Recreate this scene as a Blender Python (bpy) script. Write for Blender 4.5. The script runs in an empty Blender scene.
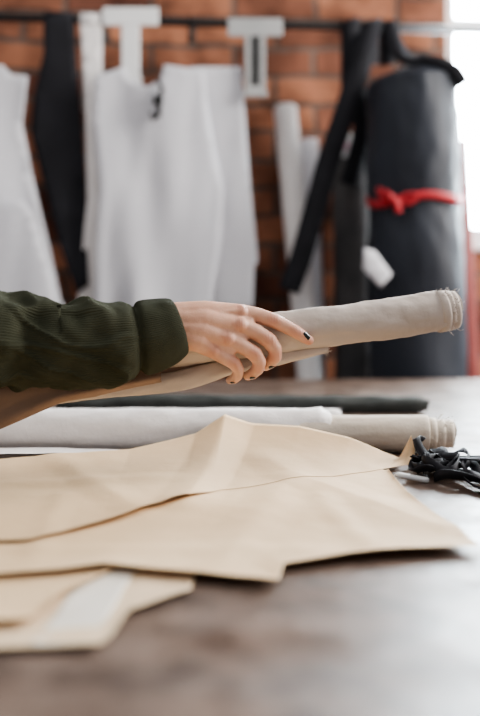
import bpy, bmesh, math, random
from mathutils import Vector, Matrix, noise
random.seed(7)
S = bpy.context.scene
COL = S.collection
S.view_settings.look='AgX - Medium High Contrast'

# ------------------------------------------------------------------ materials
def mat(name, c1, c2=None, rough=0.7, nscale=8, bump=0.0, bscale=60, metal=0.0, sss=0.0, sheen=0.0, trans=0.0, spec=0.5, detail=4):
    m = bpy.data.materials.new(name); m.use_nodes = True
    nt = m.node_tree; b = nt.nodes['Principled BSDF']
    tc = nt.nodes.new('ShaderNodeTexCoord')
    b.inputs['Roughness'].default_value = rough
    b.inputs['Metallic'].default_value = metal
    b.inputs['Specular IOR Level'].default_value = spec
    if sheen: b.inputs['Sheen Weight'].default_value = sheen
    if sss:
        b.inputs['Subsurface Weight'].default_value = sss
        b.inputs['Subsurface Radius'].default_value = (1.0, 0.35, 0.2)
        b.inputs['Subsurface Scale'].default_value = 0.004
    n = nt.nodes.new('ShaderNodeTexNoise'); n.inputs['Scale'].default_value = nscale; n.inputs['Detail'].default_value = detail
    nt.links.new(tc.outputs['Object'], n.inputs['Vector'])
    r = nt.nodes.new('ShaderNodeValToRGB')
    r.color_ramp.elements[0].position = 0.3; r.color_ramp.elements[1].position = 0.7
    r.color_ramp.elements[0].color = (*c1, 1); r.color_ramp.elements[1].color = (*(c2 or c1), 1)
    nt.links.new(n.outputs['Fac'], r.inputs['Fac']); nt.links.new(r.outputs['Color'], b.inputs['Base Color'])
    if bump:
        n2 = nt.nodes.new('ShaderNodeTexNoise'); n2.inputs['Scale'].default_value = bscale; n2.inputs['Detail'].default_value = 5
        nt.links.new(tc.outputs['Object'], n2.inputs['Vector'])
        bp = nt.nodes.new('ShaderNodeBump'); bp.inputs['Strength'].default_value = bump; bp.inputs['Distance'].default_value = 0.004
        nt.links.new(n2.outputs['Fac'], bp.inputs['Height']); nt.links.new(bp.outputs['Normal'], b.inputs['Normal'])
    if trans:
        out = nt.nodes['Material Output']
        t = nt.nodes.new('ShaderNodeBsdfTranslucent'); nt.links.new(r.outputs['Color'], t.inputs['Color'])
        mx = nt.nodes.new('ShaderNodeMixShader'); mx.inputs[0].default_value = trans
        nt.links.new(b.outputs[0], mx.inputs[1]); nt.links.new(t.outputs[0], mx.inputs[2]); nt.links.new(mx.outputs[0], out.inputs['Surface'])
    return m

M_paper = mat('kraft_paper', (0.65,0.455,0.27), (0.74,0.545,0.345), 0.7, 5, 0.35, 20, trans=0.10, spec=0.3, detail=6)
M_paper2 = mat('kraft_paper_pale', (0.70,0.53,0.36), (0.77,0.61,0.43), 0.7, 6, 0.35, 20, trans=0.10, spec=0.3, detail=6)
M_tissue = mat('white_tracing_paper', (0.76,0.70,0.62), (0.82,0.77,0.69), 0.7, 6, 0.3, 20, trans=0.15)
M_white = mat('white_pattern_card', (0.64,0.64,0.68), (0.73,0.73,0.77), 0.7, 3, 0.4, 7, trans=0.2)
M_whitecloth = mat('white_cotton', (0.72,0.69,0.68), (0.80,0.77,0.76), 0.85, 10, 0.6, 40)
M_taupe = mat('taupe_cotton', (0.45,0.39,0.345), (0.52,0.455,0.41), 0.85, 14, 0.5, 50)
M_taupeshade = mat('taupe_cotton_shaded', (0.22,0.145,0.105), (0.29,0.20,0.15), 0.85, 14, 0.4, 40)  # taupe cotton with shade painted in, darker and browner
M_beige = mat('beige_cotton', (0.58,0.51,0.43), (0.67,0.60,0.52), 0.85, 14, 0.5, 50)
M_darkcloth = mat('charcoal_cloth', (0.045,0.050,0.048), (0.075,0.080,0.077), 0.85, 20, 0.5, 50, spec=0.3)
M_black = mat('black_cloth', (0.011,0.011,0.014), (0.020,0.020,0.025), 0.8, 10, 0.4, 25, spec=0.3)
M_navy = mat('navy_black_cloth', (0.012,0.015,0.023), (0.024,0.029,0.041), 0.6, 6, 0.8, 8, spec=0.4)
M_red = mat('red_ribbon', (0.34,0.014,0.020), (0.42,0.02,0.028), 0.6, 10)
M_redcloth = mat('dark_red_cloth', (0.20,0.045,0.04), (0.28,0.07,0.06), 0.8, 10)
M_metal = mat('black_steel', (0.02,0.02,0.022), (0.03,0.03,0.03), 0.4, 10, metal=0.6)
M_plastic = mat('white_plastic', (0.75,0.76,0.76), (0.8,0.8,0.8), 0.4, 10)
M_gplastic = mat('grey_plastic', (0.34,0.35,0.35), (0.42,0.42,0.42), 0.4, 10)
M_grey = mat('grey_cloth', (0.05,0.05,0.054), (0.10,0.095,0.095), 0.8, 9, 0.5, 20, spec=0.2)
M_pink = mat('pink_label', (0.65,0.40,0.50), (0.72,0.5,0.58), 0.5, 10)
M_nail = mat('dark_nail_polish', (0.008,0.012,0.011), (0.010,0.014,0.013), 0.12, 10)
M_frame = mat('painted_wood', (0.7,0.7,0.7), (0.75,0.75,0.75), 0.5, 10)
M_leg = mat('dark_painted_frame', (0.03,0.03,0.03), (0.05,0.05,0.05), 0.5, 10)
M_floor = mat('concrete', (0.10,0.085,0.075), (0.15,0.13,0.12), 0.6, 3, 0.3, 20)

# skin: mottled, redder around knuckles and fingertips, fine pores
M_skin = mat('skin', (0.56,0.315,0.22), (0.66,0.395,0.29), 0.5, 60, 0.0, sss=0.18)
nt = M_skin.node_tree; b = nt.nodes['Principled BSDF']
tc = [x for x in nt.nodes if x.type=='TEX_COORD'][0]; ramp=[x for x in nt.nodes if x.type=='VALTORGB'][0]
acc=None
for p in [(.003,1.259,1.118),(0,1.247,1.095),(-.016,1.240,1.078),(-.033,1.239,1.062),(.044,1.264,1.101),(.038,1.255,1.076),(.020,1.248,1.059),(-.007,1.243,1.047),(.074,1.268,1.085),(.088,1.277,1.072),(.045,1.262,1.054),(.024,1.255,1.040)]:
    vm=nt.nodes.new('ShaderNodeVectorMath'); vm.operation='DISTANCE'; vm.inputs[1].default_value=p
    nt.links.new(tc.outputs['Object'],vm.inputs[0])
    mr=nt.nodes.new('ShaderNodeMapRange'); mr.interpolation_type='SMOOTHSTEP'
    mr.inputs['From Min'].default_value=0.004; mr.inputs['From Max'].default_value=0.014; mr.inputs['To Min'].default_value=1; mr.inputs['To Max'].default_value=0
    nt.links.new(vm.outputs['Value'],mr.inputs['Value'])
    if acc is None: acc=mr.outputs[0]
    else:
        mx=nt.nodes.new('ShaderNodeMath'); mx.operation='MAXIMUM'; nt.links.new(acc,mx.inputs[0]); nt.links.new(mr.outputs[0],mx.inputs[1]); acc=mx.outputs[0]
sc=nt.nodes.new('ShaderNodeMath'); sc.operation='MULTIPLY'; sc.inputs[1].default_value=0.5; nt.links.new(acc,sc.inputs[0])
mix=nt.nodes.new('ShaderNodeMix'); mix.data_type='RGBA'; mix.inputs[7].default_value=(0.55,0.245,0.17,1)
nt.links.new(sc.outputs[0],mix.inputs[0]); nt.links.new(ramp.outputs['Color'],mix.inputs[6]); nt.links.new(mix.outputs[2],b.inputs['Base Color'])
vo=nt.nodes.new('ShaderNodeTexVoronoi'); vo.inputs['Scale'].default_value=520; nt.links.new(tc.outputs['Object'],vo.inputs['Vector'])
n3=nt.nodes.new('ShaderNodeTexNoise'); n3.inputs['Scale'].default_value=110; n3.inputs['Detail'].default_value=4; nt.links.new(tc.outputs['Object'],n3.inputs['Vector'])
mp=nt.nodes.new('ShaderNodeMapping'); mp.inputs['Rotation'].default_value=(0,math.radians(30),0); mp.inputs['Scale'].default_value=(700,90,60)
nt.links.new(tc.outputs['Object'],mp.inputs[0]); n4=nt.nodes.new('ShaderNodeTexNoise'); n4.inputs['Scale'].default_value=1; n4.inputs['Detail'].default_value=2; nt.links.new(mp.outputs[0],n4.inputs['Vector'])
k4=nt.nodes.new('ShaderNodeMath'); k4.operation='MULTIPLY'; nt.links.new(n4.outputs['Fac'],k4.inputs[0]); nt.links.new(acc,k4.inputs[1])
a1=nt.nodes.new('ShaderNodeMath'); a1.operation='MULTIPLY_ADD'; a1.inputs[1].default_value=0.25; nt.links.new(vo.outputs['Distance'],a1.inputs[0]); nt.links.new(n3.outputs['Fac'],a1.inputs[2])
a2=nt.nodes.new('ShaderNodeMath'); a2.operation='MULTIPLY_ADD'; a2.inputs[1].default_value=1.6; nt.links.new(k4.outputs[0],a2.inputs[0]); nt.links.new(a1.outputs[0],a2.inputs[2])
bp=nt.nodes.new('ShaderNodeBump'); bp.inputs['Strength'].default_value=0.55; bp.inputs['Distance'].default_value=0.0011
nt.links.new(a2.outputs[0],bp.inputs['Height']); nt.links.new(bp.outputs['Normal'],b.inputs['Normal'])

# table: worn brown sheet with mottling
M_table = mat('worn_table_top', (0.062,0.041,0.031), (0.205,0.150,0.122), 0.3, 20, 0.18, 60, spec=0.45, detail=12)
nt = M_table.node_tree; b = nt.nodes['Principled BSDF']
n = nt.nodes.new('ShaderNodeTexNoise'); n.inputs['Scale'].default_value = 12; n.inputs['Detail'].default_value = 8
mr = nt.nodes.new('ShaderNodeMapRange'); mr.inputs['From Min'].default_value=0.3; mr.inputs['From Max'].default_value=0.7; mr.inputs['To Min'].default_value = 0.27; mr.inputs['To Max'].default_value = 0.52
tc = [x for x in nt.nodes if x.type == 'TEX_COORD'][0]
nt.links.new(tc.outputs['Object'], n.inputs['Vector']); nt.links.new(n.outputs['Fac'], mr.inputs['Value']); nt.links.new(mr.outputs[0], b.inputs['Roughness'])

# olive rib knit uses per-vertex (along, around) attribute
M_knit = mat('olive_rib_knit', (0.038,0.041,0.026), (0.060,0.063,0.042), 0.95, 25, 0, spec=0.15)
nt = M_knit.node_tree; b = nt.nodes['Principled BSDF']
at = nt.nodes.new('ShaderNodeAttribute'); at.attribute_name = 'ruv'
sp = nt.nodes.new('ShaderNodeSeparateXYZ'); nt.links.new(at.outputs['Vector'], sp.inputs[0])
mm = nt.nodes.new('ShaderNodeMath'); mm.operation = 'MULTIPLY'; mm.inputs[1].default_value = 2*math.pi*110
nt.links.new(sp.outputs['Y'], mm.inputs[0])
sn = nt.nodes.new('ShaderNodeMath'); sn.operation = 'SINE'; nt.links.new(mm.outputs[0], sn.inputs[0])
kn = nt.nodes.new('ShaderNodeTexNoise'); kn.inputs['Scale'].default_value=900; kn.inputs['Detail'].default_value=2
nt.links.new([x for x in nt.nodes if x.type=='TEX_COORD'][0].outputs['Object'],kn.inputs['Vector'])
ad = nt.nodes.new('ShaderNodeMath'); ad.operation = 'MULTIPLY_ADD'; ad.inputs[1].default_value = 1.2
nt.links.new(kn.outputs['Fac'], ad.inputs[0]); nt.links.new(sn.outputs[0], ad.inputs[2])
bp = nt.nodes.new('ShaderNodeBump'); bp.inputs['Strength'].default_value = 0.7; bp.inputs['Distance'].default_value = 0.0009
nt.links.new(ad.outputs[0], bp.inputs['Height']); nt.links.new(bp.outputs['Normal'], b.inputs['Normal'])

# brick
M_brick = bpy.data.materials.new('old_red_brick'); M_brick.use_nodes = True
nt = M_brick.node_tree; b = nt.nodes['Principled BSDF']; b.inputs['Roughness'].default_value = 0.9; b.inputs['Specular IOR Level'].default_value=0.2
tc = nt.nodes.new('ShaderNodeTexCoord')
dn_=nt.nodes.new('ShaderNodeTexNoise'); dn_.inputs['Scale'].default_value=7; dn_.inputs['Detail'].default_value=3; nt.links.new(tc.outputs['Object'],dn_.inputs['Vector'])
dm=nt.nodes.new('ShaderNodeVectorMath'); dm.operation='MULTIPLY_ADD'; dm.inputs[1].default_value=(0.035,0.035,0.035); nt.links.new(dn_.outputs['Color'],dm.inputs[0]); nt.links.new(tc.outputs['Object'],dm.inputs[2])
sp = nt.nodes.new('ShaderNodeSeparateXYZ'); cb = nt.nodes.new('ShaderNodeCombineXYZ')
nt.links.new(dm.outputs[0], sp.inputs[0]); nt.links.new(sp.outputs['X'], cb.inputs['X']); nt.links.new(sp.outputs['Z'], cb.inputs['Y'])
br = nt.nodes.new('ShaderNodeTexBrick'); br.inputs['Scale'].default_value = 1.0
br.inputs['Brick Width'].default_value = 0.25; br.inputs['Row Height'].default_value = 0.085
br.inputs['Mortar Size'].default_value = 0.009; br.inputs['Mortar Smooth'].default_value = 0.4
br.inputs['Color1'].default_value = (0.40,0.185,0.115,1); br.inputs['Color2'].default_value = (0.14,0.062,0.046,1); br.inputs['Mortar'].default_value = (0.15,0.115,0.10,1)
nt.links.new(cb.outputs[0], br.inputs['Vector'])
ns = nt.nodes.new('ShaderNodeTexNoise'); ns.inputs['Scale'].default_value = 7; ns.inputs['Detail'].default_value = 6
nt.links.new(tc.outputs['Object'], ns.inputs['Vector'])
rp = nt.nodes.new('ShaderNodeValToRGB'); rp.color_ramp.elements[0].position=0.32; rp.color_ramp.elements[1].position=0.70
rp.color_ramp.elements[0].color=(0.36,0.34,0.34,1); rp.color_ramp.elements[1].color=(1.4,1.35,1.3,1)
nt.links.new(ns.outputs['Fac'], rp.inputs['Fac'])
mx = nt.nodes.new('ShaderNodeMix'); mx.data_type='RGBA'; mx.blend_type='MULTIPLY'; mx.inputs[0].default_value=1
nt.links.new(br.outputs['Color'], mx.inputs[6]); nt.links.new(rp.outputs['Color'], mx.inputs[7]); nt.links.new(mx.outputs[2], b.inputs['Base Color'])
bp = nt.nodes.new('ShaderNodeBump'); bp.invert=True; bp.inputs['Strength'].default_value=0.8; bp.inputs['Distance'].default_value=0.012
nt.links.new(br.outputs['Fac'], bp.inputs['Height']); nt.links.new(bp.outputs['Normal'], b.inputs['Normal'])

M_pane = bpy.data.materials.new('daylit_frosted_glass'); M_pane.use_nodes = True
nt = M_pane.node_tree; b = nt.nodes['Principled BSDF']
b.inputs['Base Color'].default_value=(0.9,0.95,1,1); b.inputs['Emission Color'].default_value=(0.84,0.94,1,1); b.inputs['Emission Strength'].default_value=62

# ------------------------------------------------------------------ mesh helpers
class MB:
    def __init__(s): s.v=[]; s.f=[]; s.m=[]; s.uv=[]
    def add(s, vs, fs, mi=0, uv=None):
        o=len(s.v); s.v += [tuple(v) for v in vs]; s.f += [tuple(i+o for i in f) for f in fs]; s.m += [mi]*len(fs)
        s.uv += uv if uv else [(0,0,0)]*len(vs)
    def obj(s, name, mats, smooth=True, parent=None, attr=False, recalc=True):
        me=bpy.data.meshes.new(name); me.from_pydata(s.v,[],s.f)
        for m in mats: me.materials.append(m)
        for p,mi in zip(me.polygons,s.m): p.material_index=mi; p.use_smooth=smooth
        if attr:
            a=me.attributes.new('ruv','FLOAT_VECTOR','POINT')
            for i,u in enumerate(s.uv): a.data[i].vector=u
        if recalc:
            bm=bmesh.new(); bm.from_mesh(me); bmesh.ops.recalc_face_normals(bm,faces=bm.faces); bm.to_mesh(me); bm.free()
        o=bpy.data.objects.new(name,me); COL.objects.link(o)
        if parent: o.parent=parent
        return o

def empty(name, loc=(0,0,0)):
    e=bpy.data.objects.new(name,None); e.empty_display_size=0.05; COL.objects.link(e); return e

def cr(pts, n):
    out=[]; P=[pts[0]]+list(pts)+[pts[-1]]
    for i in range(1,len(P)-2):
        for k in range(n):
            t=k/n; a,b_,c,d=P[i-1],P[i],P[i+1],P[i+2]
            out.append(tuple(0.5*((2*b_[j])+(-a[j]+c[j])*t+(2*a[j]-5*b_[j]+4*c[j]-d[j])*t*t+(-a[j]+3*b_[j]-3*c[j]+d[j])*t**3) for j in range(len(b_))))
    out.append(tuple(pts[-1])); return out

def tube(mb, path, mi=0, seg=32, squash=1.0, disp=None, caps=True, up=(0,0,1), dirs=None):
    n=len(path); vs=[]; uv=[]; s=0
    for i,p in enumerate(path):
        c=Vector(p[:3]); a=Vector(path[max(i-1,0)][:3]); b_=Vector(path[min(i+1,n-1)][:3])
        d=(b_-a).normalized() if (b_-a).length>1e-9 else Vector((1,0,0)); u=Vector(up)
        if dirs and dirs(i,c) is not None: d=Vector(dirs(i,c)).normalized()
        if abs(d.dot(u))>0.95: u=Vector((0,1,0))
        side=d.cross(u).normalized(); u2=side.cross(d).normalized()
        if i: s+=(c-Vector(path[i-1][:3])).length
        for k in range(seg):
            an=2*math.pi*k/seg; r=p[3]
            if disp: r*=1+disp(c,an,s)
            vs.append(c+side*math.cos(an)*r*squash+u2*math.sin(an)*r); uv.append((s,k/seg if k<=seg/2 else 1-k/seg,0))
    fs=[(i*seg+k,i*seg+(k+1)%seg,(i+1)*seg+(k+1)%seg,(i+1)*seg+k) for i in range(n-1) for k in range(seg)]
    if caps: fs += [tuple(range(seg))[::-1], tuple((n-1)*seg+k for k in range(seg))]
    mb.add(vs,fs,mi,uv)

def box(mb, x0,x1,y0,y1,z0,z1, mi=0):
    vs=[(x,y,z) for z in (z0,z1) for y in (y0,y1) for x in (x0,x1)]
    mb.add(vs,[(0,2,3,1),(4,5,7,6),(0,1,5,4),(2,6,7,3),(0,4,6,2),(1,3,7,5)],mi)

def wrinkle(amp, f1=18, f2=60, seed=0.0):
    def d(c,an,s):
        v=Vector((s*f1+seed, math.cos(an)*1.2, math.sin(an)*1.2+seed))
        w=Vector((s*f2+seed, math.cos(an)*4, math.sin(an)*4))
        return amp*noise.noise(v)+amp*0.4*noise.noise(w)
    return d

def roll(name, p0, p1, r0, r1, m, core=True, steps=(0.93,0.85), amp=0.05, ext=0.006, mats=None, fray=0, nring=60, parent=None, mb=None, flat=1.0):
    own = mb is None
    if own: mb=MB()
    P0=Vector(p0); P1=Vector(p1); d=(P1-P0).normalized(); sd=p0[0]*3.1+p0[1]
    path=[(*(P0.lerp(P1,i/nring)), r0+(r1-r0)*i/nring) for i in range(nring+1)]
    path=[(*path[0][:3],path[0][3]*0.86)]+path+[(*(P1+d*0.0015),r1*0.965)]
    W=wrinkle(amp,seed=sd)
    def dsp(c,an,s):
        e = 0.0
        a=(an+0.5*math.sin(s*4))%(2*math.pi)
        if a<2.0: e=0.03*(1-a/2.0)
        return W(c,an,s)+e
    tube(mb,path,0,48,squash=flat,disp=dsp)
    q=P1.copy()
    for k,f in enumerate(steps):
        q2=P1+d*ext*(k+1)
        tube(mb,[(*(P1-d*0.004),r1*f),(*(P1+d*ext*(k+0.6)),r1*f*1.0),(*q2,r1*f*0.985)],0,32,squash=flat,disp=wrinkle(amp*0.6,seed=sd+k*3))
        q=q2
    u=Vector((0,0,1)); side=d.cross(u).normalized() if abs(d.z)<0.9 else Vector((1,0,0)); u2=side.cross(d).normalized()
    vs=[];fs=[]; N=150; rr=r1*(steps[-1] if steps else 0.95)
    for i in range(N+1):
        a=i/N*2*math.pi*4; r=rr*(0.95-0.72*i/N)
        o=side*math.cos(a)*r*flat+u2*math.sin(a)*r
        vs+= [q-d*0.001+o, q+d*(0.0022+0.0008*math.sin(a*3))+o]
    for i in range(N): fs.append((2*i,2*i+1,2*i+3,2*i+2))
    mb.add(vs,fs,0)
    for i in range(fray):
        a=random.uniform(0,2*math.pi); r=r1*random.choice(list(steps)+[1.0])
        base=P1+d*random.uniform(-0.001,ext*len(steps))+side*math.cos(a)*r*flat+u2*math.sin(a)*r
        dr=(d*random.uniform(0.3,1)+side*random.uniform(-0.8,0.8)+u2*random.uniform(-0.8,0.8)).normalized()
        L=random.uniform(0.003,0.010); mid=base+dr*L*0.5+Vector((0,0,random.uniform(-0.002,0.002)))
        tube(mb,[(*base,0.00035),(*mid,0.0003),(*(base+dr*L),0.0002)],0,4)
    if own: return mb.obj(name, mats or [m], parent=parent)

def ribbon(mb, pts, w, mi=0, wd=(0,0,1), n=8, th=0.0012, twist=0.0):
    P=cr(pts,n); vs=[]; fs=[]
    for i,p in enumerate(P):
        c=Vector(p[:3]); a=Vector(P[max(i-1,0)][:3]); b_=Vector(P[min(i+1,len(P)-1)][:3]); d=(b_-a).normalized()
        W=Vector(wd); W=(W-d*W.dot(d)).normalized(); W=Matrix.Rotation(twist*i/len(P),3,d)@W; N=d.cross(W).normalized()
        for sx,sy in ((-1,-1),(1,-1),(1,1),(-1,1)): vs.append(c+W*w*0.5*sx+N*th*0.5*sy)
    for i in range(len(P)-1):
        for k in range(4): fs.append((i*4+k,i*4+(k+1)%4,i*4+4+(k+1)%4,i*4+4+k))
    fs+=[(3,2,1,0),tuple(len(P)*4-4+k for k in range(4))]
    mb.add(vs,fs,mi)

def solid(o, t, off=0):
    m=o.modifiers.new('thickness','SOLIDIFY'); m.thickness=t; m.offset=off

def bevel(o,w,s=2):
    m=o.modifiers.new('bevel','BEVEL'); m.width=w; m.segments=s; m.limit_method='ANGLE'

TZ=0.90
# ------------------------------------------------------------------ room
SL=0.11; ANG=math.atan(SL)
def wall():
    mb=MB()
    x0,x1,w0,w1,z0,z1=-2.6,2.6,0.64,1.75,1.27,2.45
    box(mb,x0,w0,0,0.25,0,2.8); box(mb,w1,x1,0,0.25,0,2.8)
    box(mb,w0,w1,0,0.25,0,z0); box(mb,w0,w1,0,0.25,z1,2.8)
    o=mb.obj('wall_back',[M_brick],smooth=False); o.location=(0,3.0,0); o.rotation_euler=(0,0,ANG)
    e=empty('window_1'); e.location=(0,3.0,0); e.rotation_euler=(0,0,ANG)
    mb=MB(); t=0.045
    box(mb,w0,w0+t,0.05,0.13,z0,z1); box(mb,w1-t,w1,0.05,0.13,z0,z1); box(mb,w0+t,w1-t,0.05,0.13,z0,z0+t); box(mb,w0+t,w1-t,0.05,0.13,z1-t,z1)
    box(mb,(w0+w1)/2-0.02,(w0+w1)/2+0.02,0.06,0.12,z0+t,z1-t); box(mb,w0+t,w1-t,0.07,0.11,1.95,1.98)
    f=mb.obj('frame',[M_frame],smooth=False,parent=e); bevel(f,0.004)
    mb=MB(); box(mb,w0+t,w1-t,0.10,0.105,z0+t,z1-t); mb.obj('glass',[M_pane],smooth=False,parent=e)
    mb=MB(); box(mb,w0-0.03,w1+0.03,-0.03,0.05,z0-0.03,z0); s=mb.obj('sill',[M_frame],smooth=False,parent=e); bevel(s,0.004)
wall()
mb=MB(); box(mb,-2.6,2.6,-1.2,3.4,-0.05,0); mb.obj('floor',[M_floor],smooth=False)

e=empty('cutting_table')
mb=MB()
P=[(-1.5,0.12),(1.5,0.12),(1.5,2.57),(-1.5,2.42)]
mb.add([(x,y,TZ-0.035) for x,y in P]+[(x,y,TZ) for x,y in P],[(3,2,1,0),(4,5,6,7),(0,1,5,4),(1,2,6,5),(2,3,7,6),(3,0,4,7)])
o=mb.obj('table_top',[M_table],smooth=False,parent=e); bevel(o,0.003)
mb=MB()
for lx in(-1.38,1.3):
    for ly in (0.22,2.28): box(mb,lx,lx+0.08,ly,ly+0.08,0,TZ-0.035)
box(mb,-1.3,1.3,0.24,0.27,TZ-0.13,TZ-0.035); box(mb,-1.3,1.3,2.3,2.33,TZ-0.13,TZ-0.035)
box(mb,-1.36,-1.32,0.3,2.28,0.2,0.26); box(mb,1.32,1.36,0.3,2.28,0.2,0.26)
mb.obj('frame',[M_leg],smooth=False,parent=e)

# ------------------------------------------------------------------ hanging rail and pattern pieces
def ry(x): return 2.80+SL*x
RZ=1.87
e=empty('hanging_rail')
mb=MB(); tube(mb,[(-1.6,ry(-1.6),RZ,0.011),(0,ry(0),RZ,0.011),(1.6,ry(1.6),RZ,0.011)],0,16)
mb.obj('rod',[M_metal],parent=e)
mb=MB()
for x in (-1.5,0.9,-0.42):
    tube(mb,[(x,ry(x),RZ,0.008),(x,ry(x)+0.1,RZ,0.008),(x,3.0+SL*x+0.005,RZ,0.008)],0,12)
    tube(mb,[(x,3.0+SL*x-0.008,RZ,0.028),(x,3.0+SL*x+0.004,RZ,0.028)],0,16)
mb.obj('brackets',[M_metal],parent=e)

def hang(name, pts, m, off, amp=0.008, fold=None, seed=0, parent=None, th=0.0016):
    bm=bmesh.new(); vs=[bm.verts.new((x,0,z)) for x,z in pts]
    es=[bm.edges.new((vs[i],vs[(i+1)%len(vs)])) for i in range(len(vs))]
    bmesh.ops.triangle_fill(bm,edges=es,use_beauty=True)
    for _ in range(4): 
        long=[ed for ed in bm.edges if ed.calc_length()>0.03]
        if long: bmesh.ops.subdivide_edges(bm,edges=long,cuts=1); bmesh.ops.triangulate(bm,faces=bm.faces[:])
    for v in bm.verts:
        x,z=v.co.x,v.co.z
        h=max(0.15,min(1,(RZ-z)*2.2))
        v.co.y=ry(x)+off+h*amp*(noise.noise(Vector((x*9+z*1.2+seed,z*1.5,seed)))*2.0+0.7*noise.noise(Vector((x*22-z*3,z*4,seed))))
    if fold:
        xa,xb=fold
        prof=[(-abs(off),RZ-0.02)]+[(-math.cos(a)*abs(off),RZ+math.sin(a)*0.018) for a in [math.pi*k/8 for k in range(9)]]+[(abs(off),RZ-0.25)]
        grid=[[bm.verts.new((x,ry(x)+py,pz)) for x in (xa,(xa+xb)/2,xb)] for py,pz in prof]
        for i in range(len(grid)-1):
            for k in range(2): bm.faces.new((grid[i][k],grid[i][k+1],grid[i+1][k+1],grid[i+1][k]))
    bmesh.ops.recalc_face_normals(bm,faces=bm.faces)
    me=bpy.data.meshes.new(name); bm.to_mesh(me); bm.free(); me.materials.append(m)
    for p in me.polygons: p.use_smooth=True
    o=bpy.data.objects.new(name,me); COL.objects.link(o); solid(o,th)
    if parent: o.parent=parent
    return o

front=[(-.392,1.704),(-.314,1.732),(-.300,1.699),(-.252,1.676),(-.216,1.699),(-.207,1.738),(-.098,1.724),(-.092,1.654),(-.070,1.514),(-.045,1.402),(-.050,1.262),(-.073,1.116),(-.078,1.07),(-.398,1.07),(-.381,1.402),(-.398,1.57)]
backp=[(-.14,1.744),(0,1.749),(.011,1.654),(.028,1.43),(.05,1.20),(.040,1.19),(.036,1.07),(-.11,1.07)]
hang('garment_pattern_piece',front,M_white,-0.062,0.018,seed=2)
hang('garment_pattern_piece',backp,M_white,-0.012,0.010,seed=6)
hang('garment_pattern_piece',[(-.82,1.74),(-.638,1.727),(-.616,1.704),(-.571,1.699),(-.577,1.654),(-.588,1.57),(-.56,1.43),(-.53,1.30),(-.482,1.094),(-.47,1.07),(-.84,1.07)],M_white,-0.06,0.018,seed=11)
hang('garment_pattern_piece',[(-.80,1.36),(-.66,1.345),(-.575,1.36),(-.548,1.33),(-.50,1.17),(-.478,1.05),(-.80,1.05)],M_white,-0.105,0.010,seed=15)
hang('black_cloth_strip',[(-.538,RZ),(-.458,RZ),(-.450,1.766),(-.430,1.514),(-.416,1.136),(-.448,1.116),(-.498,1.262),(-.574,1.556),(-.566,1.654),(-.538,1.766)],M_black,-0.018,0.012,fold=(-.538,-.458),seed=21,th=0.003)
hang('white_cloth_strip',[(-.440,RZ),(-.383,RZ),(-.384,1.514),(-.375,1.086),(-.448,1.086),(-.42,1.374),(-.426,1.654)],M_whitecloth,-0.018,0.006,fold=(-.440,-.383),seed=31,th=0.003)

def hanger(cx, zt, w, hp, ws, zb, m, slot):
    mb=MB(); y=ry(cx); yo=-0.030
    box(mb,cx-w/2,cx+w/2,y+yo-0.004,y+yo+0.004,zt-hp,zt)
    if slot:
        box(mb,cx-ws/2,cx-ws/2+0.014,y+yo-0.004,y+yo+0.004,zb,zt-hp); box(mb,cx+ws/2-0.014,cx+ws/2,y+yo-0.004,y+yo+0.004,zb,zt-hp)
        box(mb,cx-ws/2+0.014,cx+ws/2-0.014,y+yo-0.004,y+yo+0.004,zb,zb+0.02); box(mb,cx-ws/2+0.014,cx+ws/2-0.014,y+yo-0.002,y+yo+0.002,zb+0.02,zt-hp,1)
    else:
        box(mb,cx-ws/2,cx+ws/2,y+yo-0.004,y+yo+0.004,zb,zt-hp)
    box(mb,cx-ws/2-0.006,cx+ws/2+0.006,y+yo-0.010,y+yo+0.006,zb-0.012,zb+0.004)
    o=mb.obj('pattern_hanger',[m,M_leg],smooth=False); bevel(o,0.003)
    mb=MB(); tube(mb,[(cx,y+yo,RZ-0.01,0.004)]+[(cx,y-math.cos(a)*0.016+ (yo+0.016)*(1 if a<0.1 else 0),RZ+0.004+math.sin(a)*0.014,0.004) for a in [math.pi*k/8 for k in range(0,9)]]+[(cx,y+0.016,RZ-0.02,0.004)],0,8)
    h=mb.obj('hook',[M_metal],parent=o)
hanger(-.301,1.900,0.154,0.050,0.050,1.704,M_plastic,False)
hanger(.042,1.880,0.152,0.050,0.056,1.672,M_gplastic,True)

def clip(x,z0,z1):
    mb=MB(); y=ry(x)-0.085
    tube(mb,[(x,y,z1,0.006),(x+0.012,y,z1-0.02,0.006),(x+0.006,y,(z0+z1)/2,0.008),(x,y,z0+0.01,0.008),(x-0.012,y,z0,0.006),(x-0.018,y,z0+0.02,0.005)],0,10)
    tube(mb,[(x,y,z1,0.004),(x,y+0.03,z1+0.015,0.004),(x,ry(x)-0.03,z1+0.01,0.004)],0,8)
    box(mb,x-0.012,x+0.012,y-0.006,y+0.012,(z0+z1)/2-0.012,(z0+z1)/2+0.012)
    mb.obj('black_hook_clip',[M_metal])
clip(-.222,1.585,1.69)
mb=MB(); x=-.14; y=ry(x); tube(mb,[(x,y-0.016,RZ-0.06,0.006),(x+0.004,y-0.018,RZ-0.02,0.006),(x,y-0.018,RZ+0.006,0.005),(x,y,RZ+0.018,0.005),(x,y+0.018,RZ+0.004,0.005),(x,y+0.016,RZ-0.03,0.005)],0,10); mb.obj('black_hook_clip',[M_metal])

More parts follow.
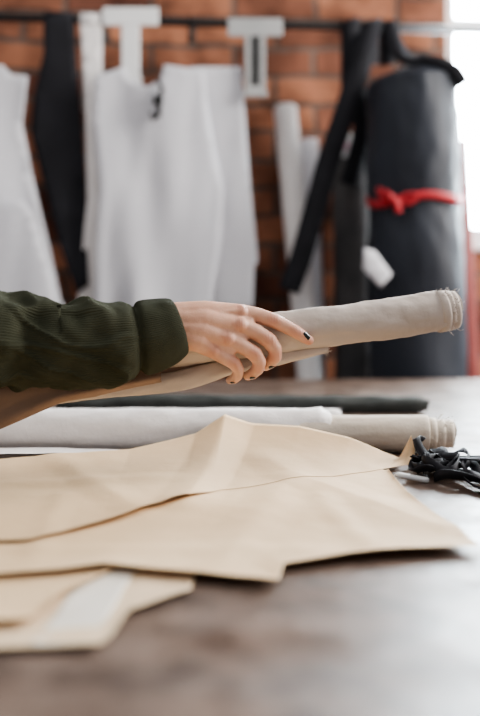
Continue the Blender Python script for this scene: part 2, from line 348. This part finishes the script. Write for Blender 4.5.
# leaning rolls behind the table
roll('white_paper_roll',(.265,2.66,0.0),(.135,2.955,1.66),0.036,0.034,M_whitecloth,amp=0.03,steps=(0.9,))
roll('white_paper_roll',(.235,2.80,0.0),(.206,2.965,1.56),0.030,0.029,M_white,amp=0.03,steps=(0.9,))
o=empty('grey_fabric_bolt')
roll('cloth',(.345,2.88,0.0),(.330,2.950,1.50),0.058,0.056,M_grey,amp=0.06,steps=(0.9,),parent=o)
mb=MB(); tube(mb,[(.330,2.949,1.495,0.034),(.3295,2.952,1.56,0.034),(.329,2.953,1.58,0.034)],0,20); tube(mb,[(.329,2.953,1.53,0.036),(.3285,2.955,1.565,0.036),(.3284,2.955,1.566,0.033)],1,20); mb.obj('core',[M_plastic,M_pink],parent=o)
roll('red_fabric_roll',(.705,2.86,0.0),(.655,2.985,1.56),0.030,0.028,M_redcloth,amp=0.04,steps=(0.9,))

# tall navy bolt with red ribbon
e=empty('navy_fabric_bolt')
mb=MB()
pp=[(.500,2.70,0.0,.125),(.495,2.705,.4,.127),(.490,2.71,.8,.128),(.484,2.715,1.2,.127),(.480,2.72,1.35,.120),(.476,2.722,1.5,.124),(.472,2.725,1.66,.117),(.470,2.726,1.70,.108),(.469,2.727,1.712,.06)]
W=wrinkle(0.07,6,20,3)
def dn(c,an,s):
    a=(an+0.25*math.sin(s*3))%(2*math.pi); return W(c,an,s)*1.2+(0.07*(1-a/1.4) if a<1.4 else 0)
tube(mb,cr(pp,8),0,64,disp=dn)
tube(mb,[(.469,2.727,1.70,.03),(.468,2.728,1.735,.03),(.468,2.728,1.736,.024)],1,20)
mb.obj('cloth',[M_navy,M_gplastic],parent=e)
mb=MB(); pts=[]
for k in range(33):
    a=2*math.pi*k/32; rr=.131+0.002*math.sin(a*5); pts.append((.4795+rr*math.cos(a),2.72+rr*math.sin(a),1.372+0.012*math.sin(a*1+0.6)+0.01*math.sin(a*3)))
ribbon(mb,pts,0.022,0,(0,0,1),2,0.002)
kx,ky,kz=.405,2.592,1.355
ribbon(mb,[(kx,ky,kz),(kx-.02,ky-.012,kz+.016),(kx-.045,ky+.005,kz+.030),(kx-.03,ky-.002,kz+.006),(kx,ky,kz)],0.018,0,(0,-.3,1),6,.002)
ribbon(mb,[(kx,ky,kz),(kx+.03,ky-.008,kz-.005),(kx+.055,ky-.012,kz+.012),(kx+.03,ky-.006,kz+.016),(kx,ky,kz)],0.016,0,(0,-.3,1),6,.002)
ribbon(mb,[(kx,ky-.004,kz+.008),(kx+.003,ky-.010,kz-.008),(kx+.008,ky-.004,kz-.030)],0.018,0,(1,0,0),6,.002)
mb.obj('ribbon',[M_red],parent=e)

# black straps hanging from the rail
mb=MB()
def strap(pts,w,**k): ribbon(mb,pts,w,0,(1,0,0.3),8,0.003,**k)
x=.37; strap([(x,ry(x)+.020,RZ-.1),(x,ry(x)+.020,RZ),(x,ry(x),RZ+.020),(x,ry(x)-.022,RZ),(.345,2.775,1.78),(.30,2.76,1.64),(.245,2.75,1.48),(.20,2.75,1.32),(.165,2.76,1.20),(.135,2.77,1.12)],0.062)
mb.obj('black_strap',[M_black]); mb=MB()
x=.315; strap([(x,ry(x)+.020,RZ-.2),(x,ry(x)+.020,RZ),(x,ry(x),RZ+.020),(x,ry(x)-.022,RZ),(.325,2.82,1.74),(.345,2.82,1.60),(.330,2.82,1.50),(.305,2.82,1.42)],0.050)
mb.obj('black_strap',[M_black]); mb=MB()
x=.425; ribbon(mb,[(x,ry(x)+.020,RZ-.10),(x,ry(x)+.020,RZ),(x,ry(x),RZ+.020),(x,ry(x)-.024,RZ),(.430,2.77,1.81),(.445,2.70,1.755),(.475,2.66,1.735),(.53,2.65,1.724),(.572,2.645,1.70),(.590,2.64,1.665)],0.045,0,(1,-.4,.2),8,0.003)
mb.obj('black_strap',[M_black])
o=hang('paper_tag',[(.322,1.235),(.350,1.225),(.395,1.165),(.365,1.13),(.318,1.18)],M_white,-0.26,0.004,seed=4)

# ------------------------------------------------------------------ table-top cloth rolls
roll('beige_fabric_roll',(-.62,1.452,TZ+.029),(.270,1.44,TZ+.0275),.028,.0265,M_beige,amp=0.08,steps=(0.88,0.80,0.76),ext=.0125,fray=90,nring=110)
mb=MB()
nu,nv=90,18; vs=[];fs=[]
for i in range(nu+1):
    x=-.60+.72*i/nu
    for j in range(nv+1):
        a=math.radians(-60+250*j/nv)
        r=.0325+.0022*noise.noise(Vector((x*14,a*1.3,0)))+.0026*noise.noise(Vector((x*22+a*3,a*2,3)))+.0012*noise.noise(Vector((x*60,a*3,3)))
        xx=x+ (0.012*math.sin(a*2.0) if i==nu else 0)
        yy,zz=1.449-math.cos(a)*r,TZ+.0295+math.sin(a)*r
        if j==0: yy-=.012
        vs.append((xx,yy,max(zz,TZ+.0015)))
for i in range(nu):
    for j in range(nv): k=i*(nv+1)+j; fs.append((k,k+1,k+nv+2,k+nv+1))
mb.add(vs,fs); o=mb.obj('white_cotton_cloth',[M_whitecloth]); solid(o,.0012)
roll('white_fabric_roll',(-.70,1.66,TZ+.018),(.16,1.655,TZ+.018),.019,.018,M_whitecloth,amp=0.09,steps=(0.88,),nring=60,fray=20)
roll('charcoal_fabric_roll',(-.345,1.885,TZ+.0175),(.335,1.87,TZ+.0155),.018,.0155,M_darkcloth,amp=0.14,steps=(0.85,0.7),ext=.008,nring=70,fray=20)

# papers ------------------------------------------------------------
def interp(P,L,u):
    t=u*L[-1]
    for i in range(len(P)-1):
        if t<=L[i+1]+1e-12:
            k=(t-L[i])/max(L[i+1]-L[i],1e-9); return tuple(P[i][j]+(P[i+1][j]-P[i][j])*k for j in range(3))
    return P[-1]
def lens(P):
    L=[0]
    for i in range(len(P)-1): L.append(L[-1]+math.dist(P[i],P[i+1]))
    return L
FOLDS=[((-.021,1.42),(-.060,1.08),.0045,.035),((-.25,1.34),(-.11,1.05),.0030,.030),((.04,1.30),(.20,.97),.0035,.040),((-.30,.90),(.06,.90),.0020,.03),((.06,1.22),(-.02,.84),.0028,.035),((-.42,1.16),(-.09,1.20),.0022,.03),((-.22,.72),(-.08,.80),.0015,.02),((.09,1.12),(.12,.90),.0020,.02),((-.20,1.12),(-.18,.86),.0018,.02)]
def segd(x,y,a,b):
    dx,dy=b[0]-a[0],b[1]-a[1]; t=max(0,min(1,((x-a[0])*dx+(y-a[1])*dy)/(dx*dx+dy*dy)))
    return math.hypot(x-a[0]-t*dx,y-a[1]-t*dy)
def field(x,y):
    """shared relief of the stiff paper stack: very soft buckling plus a few straight fold lines"""
    w=.0028*(noise.noise(Vector((x*7,y*6,1.3)))+0.45)+.0007*noise.noise(Vector((x*30,y*22,7.7)))
    for a,b_,h,wd in FOLDS:
        d=segd(x,y,a,b_)
        if d<wd: w+=h*(1-d/wd)
    return max(w,0)
def loft(name, F, B, m, base, nu=60, nv=30, pw=1.0, lift=0.004, th=0.0004, seed=0, k=1.0, liftx=None, basefn=None):
    F=[(p+(0,))[:3] for p in F]; B=[(p+(0,))[:3] for p in B]; LF,LB=lens(F),lens(B)
    us=sorted(set([round(i/nu,5) for i in range(nu+1)]+[round(l/LF[-1],5) for l in LF]+[round(l/LB[-1],5) for l in LB]))
    vs=[];fs=[]
    for u in us:
        f=interp(F,LF,u); b_=interp(B,LB,u)
        for j in range(nv+1):
            v=(j/nv)**1.25; x=f[0]+(b_[0]-f[0])*v; y=f[1]+(b_[1]-f[1])*v; z=f[2]+(b_[2]-f[2])*v**pw
            bs=basefn(x,y) if basefn else base
            lf=liftx(x) if liftx else 1
            z+=bs+k*field(x,y)+lf*lift*(1-v)**9*(0.7+0.6*noise.noise(Vector((x*7,y*7,seed+5.5))))
            vs.append((x,y,TZ+max(z,bs)))
    n=nv+1
    for i in range(len(us)-1):
        for j in range(nv): q=i*n+j; fs.append((q,q+n,q+n+1,q+1))
    mb=MB(); mb.add(vs,fs); o=mb.obj(name,[m],recalc=False); solid(o,th); return o

loft('pattern_paper_sheet',[(-.32,.655),(-.1667,.6627),(-.0938,.6662),(-.0884,.6865),(-.0816,.7374),(-.060,.765),(-.0397,.7889)],[(-.32,.98),(-.03,.98)],M_paper2,.0008,lift=.004)
loft('tracing_paper_strip',[(-.142,.671),(-.101,.669)],[(-.128,.86),(-.088,.86)],M_tissue,.0015,nu=16,lift=.003,seed=3)
loft('pattern_paper_sheet',[(-.36,.70),(-.1776,.706),(-.15,.71),(-.1378,.7693),(-.1125,.8283)],[(-.36,1.02),(-.02,1.02)],M_paper,.0024,lift=.006,seed=2)
loft('pattern_paper_sheet',[(-.42,.812),(-.2056,.8174),(-.1505,.831),(-.1144,.8424),(-.075,.8283),(.0178,.8042),(.0306,.799),(.0375,.848),(.0972,.878),(.218,.905),(.212,.963),(.200,1.035),(.1909,1.1295),(.1897,1.27)],
     [(-.42,1.32),(-.2,1.32),(0,1.32),(.12,1.32),(.150,1.32),(.17,1.31)],M_paper,.0040,nu=110,nv=60,lift=.006,seed=4)
loft('pattern_paper_sheet',[(-.42,.915),(-.232,.9238),(-.194,.927),(-.1394,.990),(-.0805,1.0665),(-.055,1.0947),(-.02,1.16),(.05,1.20),(.12,1.235),(.17,1.27),(.2105,1.308),(.234,1.325)],
     [(-.42,1.33,0),(-.321,1.345,.000),(-.1516,1.37,.010),(-.0625,1.385,.029),(-.021,1.402,.050),(.02,1.40,.043),(.0836,1.392,.041),(.1516,1.375,.027),(.195,1.36,.010),(.2157,1.345,.004),(.230,1.335,.036),(.2335,1.33,.018)],
     M_paper,.0062,nu=120,nv=60,pw=2.6,lift=.007,seed=9,liftx=lambda x:max(0,min(1,(-.03-x)/.04)),basefn=lambda x,y:.0062 if x<-.06 else max(.0047,.0062-(x+.06)*.035))
loft('white_cloth_sheet',[(-.6,1.352),(-.30,1.360),(-.13,1.374)],[(-.6,1.40),(-.3,1.405),(-.08,1.405)],M_whitecloth,.0100,lift=0)

# black lace tangle
mb=MB(); rnd=random.Random(3)
for k in range(9):
    cx,cy=.266+rnd.uniform(-.02,.02),1.27+rnd.uniform(-.03,.03); pts=[]; a0=rnd.uniform(0,6.28)
    for j in range(8):
        a=a0+j*rnd.uniform(.6,1.2); r=rnd.uniform(.012,.034)
        pts.append((cx+math.cos(a)*r*1.1,cy+math.sin(a)*r*1.6,TZ+.006+rnd.uniform(0,.022)))
    ribbon(mb,pts,.011,0,(rnd.uniform(-.5,.5),.4,1),6,.0012,twist=rnd.uniform(-3,3))
ribbon(mb,[(.262,1.26,TZ+.012),(.27,1.22,TZ+.012),(.275,1.18,TZ+.008),(.29,1.15,TZ+.006),(.33,1.13,TZ+.005)],.014,0,(0,.3,1),8,.0014,twist=2)
ribbon(mb,[(.25,1.36,TZ+.03),(.238,1.345,TZ+.035),(.243,1.31,TZ+.02),(.26,1.27,TZ+.012)],.012,0,(1,0,.5),8,.0014)
ribbon(mb,[(.27,1.30,TZ+.012),(.29,1.25,TZ+.02),(.30,1.21,TZ+.006),(.34,1.19,TZ+.006)],.012,0,(0,.3,1),8,.0014,twist=-2)
ribbon(mb,[(.24,1.23,TZ+.006),(.25,1.20,TZ+.016),(.28,1.19,TZ+.012),(.30,1.17,TZ+.006),(.28,1.15,TZ+.005)],.012,0,(0,.3,1),8,.0014,twist=2)
mb.obj('black_lace_trim',[M_black])
mb=MB(); tube(mb,[(.190,1.226,TZ+.0095,.001),(.194,1.226,TZ+.0095,.0032),(.196,1.226,TZ+.0095,.0035),(.228,1.222,TZ+.0045,.0035),(.232,1.222,TZ+.0045,.0025)],0,14); mb.obj('tailors_chalk_pencil',[M_plastic])

# ------------------------------------------------------------------ held fabric roll
def ax(x): return Vector((x,1.298+.147*x,1.074+.125*x))
e=empty('taupe_fabric_roll')
mb=MB(); roll(None,tuple(ax(-.36)),tuple(ax(.268)),.0258,.0272,M_taupe,amp=0.10,steps=(1.04,0.99,0.95),ext=.0075,fray=140,nring=130,mb=mb)
mb.obj('rolled_cloth',[M_taupe],parent=e)
mb=MB()
fl=[(.116,1.310,1.0590,.002),(.108,1.309,1.0580,.0060),(.06,1.303,1.050,.0090),(-.013,1.294,1.0375,.0115),(-.072,1.282,1.0215,.0125),(-.144,1.268,1.0140,.0125),(-.22,1.257,1.009,.014),(-.30,1.245,1.003,.018),(-.37,1.235,.999,.020)]
tube(mb,cr(fl,12),0,28,squash=0.8,disp=wrinkle(0.16,20,50,5))
for i in range(40):
    b0=Vector((.112,1.309,1.059))+Vector((random.uniform(-.004,.004),random.uniform(-.005,.005),random.uniform(-.006,.006)))
    d=Vector((random.uniform(.3,1),random.uniform(-.5,.5),random.uniform(-.9,.9))).normalized()*random.uniform(.003,.008)
    tube(mb,[(*b0,.0003),(*(b0+d),.0002)],0,4)
mb.obj('loose_flap',[M_taupe],parent=e)
def sheet(name,T,Bm,m,bul=.012):
    mb=MB(); nu,nv=50,24; vs=[];fs=[]; LT,LB=lens(T),lens(Bm)
    for i in range(nu+1):
        t=interp(T,LT,i/nu); b_=interp(Bm,LB,i/nu)
        for j in range(nv+1):
            v=j/nv; p=[t[k]+(b_[k]-t[k])*v for k in range(3)]
            p[1]+=-bul*math.sin(v*math.pi)+bul*.5*math.sin(v*9+i*.12)*v
            vs.append(tuple(p))
    for i in range(nu):
        for j in range(nv): k=i*(nv+1)+j; fs.append((k,k+1,k+nv+2,k+nv+1))
    mb.add(vs,fs); o=mb.obj(name,[m],parent=e); solid(o,.0012)
sheet('loose_end',[(-.46,1.225,1.02),(-.30,1.245,1.03),(-.20,1.258,1.03),(-.10,1.278,1.045)],[(-.46,1.20,.925),(-.36,1.215,.945),(-.292,1.225,.968),(-.222,1.24,.998),(-.10,1.270,1.014)],M_taupeshade)  # hanging cloth, shade below the sleeve put into its colour
sheet('shaded_inner_layer',[(-.20,1.262,1.040),(-.05,1.290,1.056),(.09,1.312,1.068)],[(-.20,1.262,1.006),(-.05,1.290,1.024),(.09,1.310,1.050)],M_taupeshade,.0)  # inner cloth strip, fold shadow painted as dark brown

# ------------------------------------------------------------------ person: right arm and hand
person=empty('person')
mb=MB()
def ball(c,r,sx=1,sy=1,sz=1):
    bm=bmesh.new(); bmesh.ops.create_icosphere(bm,subdivisions=3,radius=r)
    vs=[(c[0]+v.co.x*sx,c[1]+v.co.y*sy,c[2]+v.co.z*sz) for v in bm.verts]; fs=[[v.index for v in f.verts] for f in bm.faces]; bm.free(); mb.add(vs,fs)
def limb(pts,n=6):
    for p in pts: ball(p[:3],p[3])
    for a,b_ in zip(pts,pts[1:]):
        tube(mb,[a,b_],0,20)
idx=[(.0030,1.268,1.1075,.0118),(.0230,1.271,1.1045,.0102),(.0440,1.2715,1.0975,.0099),(.0590,1.2725,1.0905,.0087),(.0725,1.2740,1.0830,.0085),(.0825,1.2765,1.0765,.0077),(.0885,1.2790,1.0725,.0066)]
mid=[(.0020,1.257,1.0915,.0118),(.0200,1.2590,1.0840,.0105),(.0365,1.2620,1.0735,.0103),(.0440,1.2635,1.0630,.0092),(.0445,1.2680,1.0520,.0088),(.0390,1.2760,1.0440,.0080),(.0330,1.2840,1.0390,.0068)]
rng=[(-.0130,1.250,1.0745,.0113),(.0030,1.2505,1.0665,.0100),(.0185,1.2540,1.0570,.0098),(.0245,1.2560,1.0470,.0088),(.0225,1.2620,1.0375,.0083),(.0165,1.2700,1.0305,.0074),(.0100,1.2780,1.0270,.0062)]
pnk=[(-.0310,1.247,1.0600,.0100),(-.0190,1.2470,1.0525,.0088),(-.0070,1.2485,1.0455,.0086),(-.0020,1.2515,1.0370,.0075),(-.0035,1.2570,1.0290,.0071),(-.0080,1.2640,1.0240,.0063),(-.0130,1.2710,1.0220,.0054)]
thb=[(-.066,1.256,1.104,.0150),(-.046,1.275,1.1065,.0140),(-.028,1.295,1.1075,.0122),(-.012,1.314,1.1050,.0104),(.003,1.327,1.0960,.0104),(.012,1.333,1.0860,.0094),(.018,1.335,1.0770,.0074)]
for c in (idx,mid,rng,pnk,thb): limb(c)
limb([(-.081,1.244,1.1060,.0165),(-.045,1.254,1.1095,.0148),(.0030,1.268,1.1075,.0118)])
limb([(-.081,1.241,1.0990,.0175),(-.045,1.247,1.0995,.0160),(.0020,1.257,1.0915,.0118)])
limb([(-.081,1.239,1.0900,.0175),(-.048,1.243,1.0860,.0160),(-.0130,1.250,1.0745,.0113)])
limb([(-.081,1.238,1.0830,.0170),(-.052,1.241,1.0745,.0150),(-.0310,1.247,1.0600,.0100)])
limb([(-.060,1.253,1.0900,.0150),(-.030,1.258,1.0850,.0120)])
limb([(-.03,1.256,1.1000,.0140),(-.004,1.2615,1.0995,.0108),(.010,1.264,1.0965,.0090)]); limb([(-.03,1.250,1.0880,.0135),(-.009,1.2530,1.0830,.0106),(.003,1.2560,1.0780,.0088)]); limb([(-.04,1.248,1.0760,.0130),(-.024,1.2495,1.0670,.0100),(-.012,1.2495,1.0620,.0084)])
ball((.001,1.2620,1.1090),.0098); ball((.000,1.2515,1.0935),.0104); ball((-.015,1.2445,1.0765),.0098); ball((-.033,1.2425,1.0615),.0088)
limb([(-.055,1.2360,1.100,.0045),(-.020,1.2465,1.0985,.0040),(.000,1.2480,1.0950,.0045)]); limb([(-.055,1.2370,1.104,.0045),(-.020,1.2500,1.1090,.0040),(.001,1.2575,1.1110,.0045)]); limb([(-.055,1.2310,1.090,.0045),(-.030,1.2370,1.0830,.0040),(-.015,1.2405,1.0780,.0045)])
limb([(-.081,1.243,1.1035,.0175),(-.110,1.232,1.0975,.0200),(-.150,1.218,1.090,.0270),(-.22,1.195,1.083,.034)])
limb([(-.081,1.238,1.0840,.0170),(-.110,1.228,1.0800,.0200),(-.150,1.215,1.075,.0260),(-.22,1.195,1.072,.034)])
hand=mb.obj('hand_and_forearm',[M_skin],parent=person)
r=hand.modifiers.new('unite','REMESH'); r.mode='VOXEL'; r.voxel_size=0.0012; r.use_smooth_shade=True
sm=hand.modifiers.new('soften','SMOOTH'); sm.factor=0.6; sm.iterations=9

def nail(name, c, d, nrm, L, Wd):
    c=Vector(c); d=Vector(d).normalized(); nrm=Vector(nrm); nrm=(nrm-d*nrm.dot(d)).normalized(); s=d.cross(nrm)
    m=MB(); n=10; vs=[];fs=[]
    for i in range(n+1):
        for j in range(n+1):
            u=-1+2*i/n; v=-1+2*j/n
            uu=u*math.sqrt(1-0.42*v*v); vv=v*math.sqrt(1-0.42*u*u)
            vs.append(c+d*uu*L/2+s*vv*Wd/2-nrm*(0.30*Wd*vv*vv+0.05*L*uu*uu))
    for i in range(n):
        for j in range(n): k=i*(n+1)+j; fs.append((k,k+1,k+n+2,k+n+1))
    m.add(vs,fs); o=m.obj(name,[M_nail],parent=person); solid(o,.0007,1)
nail('nail_index',(.0850,1.2698,1.0785),(.75,.25,-.6),(.0,-1,.35),.0110,.0096)
nail('nail_middle',(.0405,1.2715,1.0370),(-.5,.8,-.4),(.25,-.45,-.9),.009,.008)
nail('nail_ring',(.0165,1.2660,1.0240),(-.5,.8,-.3),(.2,-.4,-.9),.009,.0078)
nail('nail_pinky',(-.009,1.2605,1.0185),(-.5,.8,-.2),(.1,-.4,-.9),.008,.0065)
nail('nail_thumb',(.018,1.3427,1.080),(.4,.2,-.9),(.1,1,.1),.012,.010)

# sleeve
mb=MB()
ctl=[(-.100,1.231,1.0905,.0270),(-.0790,1.2350,1.0935,.0275),(-.0750,1.2350,1.0932,.0300),(-.0755,1.2335,1.0925,.0345),(-.083,1.231,1.0895,.0390),(-.0940,1.228,1.0850,.0430),(-.108,1.2225,1.0815,.0455),(-.120,1.219,1.0795,.0450),(-.1265,1.2175,1.0790,.0385),
     (-.133,1.2155,1.0770,.0460),(-.1450,1.212,1.0750,.0510),(-.1928,1.198,1.0715,.0520),(-.2382,1.184,1.0740,.0490),(-.2714,1.173,1.0780,.0565),(-.315,1.16,1.081,.0600),(-.40,1.14,1.085,.066),(-.46,1.11,1.13,.072),(-.51,1.06,1.23,.078),(-.54,1.03,1.31,.080),(-.55,1.02,1.34,.05)]
path=cr(ctl,12)
def ds(c,an,s):
    x=c.x
    if x>-.127: return 0.06*noise.noise(Vector((s*30,math.cos(an)*1.8,math.sin(an)*1.8)))
    k=min(1,(-.127-x)/.02)
    f=0.13*math.sin(x*110+2.6*math.sin(an+.6))*(0.5+0.5*math.sin(an*1+1.0))*max(0,1-abs(x+.170)/.06)
    rg=1-abs(noise.noise(Vector((x*16+math.sin(an)*1.2+3,math.cos(an)*1.1,math.sin(an)*1.3))))*6
    g=0.12*noise.noise(Vector((x*26+math.sin(an)*1.1,math.cos(an)*1.3,math.sin(an)*1.5)))+0.07*noise.noise(Vector((x*60,math.cos(an)*2.4,math.sin(an)*2.4)))+.11*max(0,rg)
    h=0.17*math.sin((x+.26)*80+2.0*math.cos(an))*max(0,1-abs(x+.260)/.055)
    return k*(f+g+h)
DR=Vector((-1,-.29,-.12)).normalized()
DR0=Vector((-1,-.25,-.32)).normalized()
tube(mb,path,0,120,squash=0.86,disp=ds,dirs=lambda i,c:(DR0.lerp(DR,min(1,max(0,(-.085-c.x)/.04))) if c.x>-.22 else None))
mb.obj('sleeve',[M_knit],parent=person,attr=True)

# ------------------------------------------------------------------ light
w=bpy.data.worlds.new('World'); S.world=w; w.use_nodes=True
bg=w.node_tree.nodes['Background']; bg.inputs[0].default_value=(0.95,0.96,1.0,1); bg.inputs[1].default_value=0.55
def area(name,loc,target,sx,sy,en,col):
    l=bpy.data.lights.new(name,'AREA'); l.shape='RECTANGLE'; l.size=sx; l.size_y=sy; l.energy=en; l.color=col
    o=bpy.data.objects.new(name,l); COL.objects.link(o); o.location=loc
    o.rotation_euler=(Vector(target)-Vector(loc)).to_track_quat('-Z','Y').to_euler()
area('added_side_key',(2.1,1.9,2.1),(0.1,1.2,0.95),1.4,1.4,125,(1,0.96,0.91))  # added soft key from the right, no window modelled there
area('overhead_fill',(-0.6,1.2,3.0),(0,1.3,0.9),1.2,1.2,14,(1,0.94,0.86))  # weak warm area light added overhead, no fixture modelled

# ------------------------------------------------------------------ camera
cam=bpy.data.cameras.new('camera'); co=bpy.data.objects.new('camera',cam); COL.objects.link(co)
co.location=(0,0,1.15); co.rotation_euler=(math.pi/2,0,0)
cam.sensor_fit='VERTICAL'; cam.sensor_height=36; cam.sensor_width=24; cam.lens=50; cam.shift_y=-78/716
cam.clip_start=0.05
cam.dof.use_dof=True; cam.dof.focus_distance=1.27; cam.dof.aperture_fstop=2.2
S.camera=co
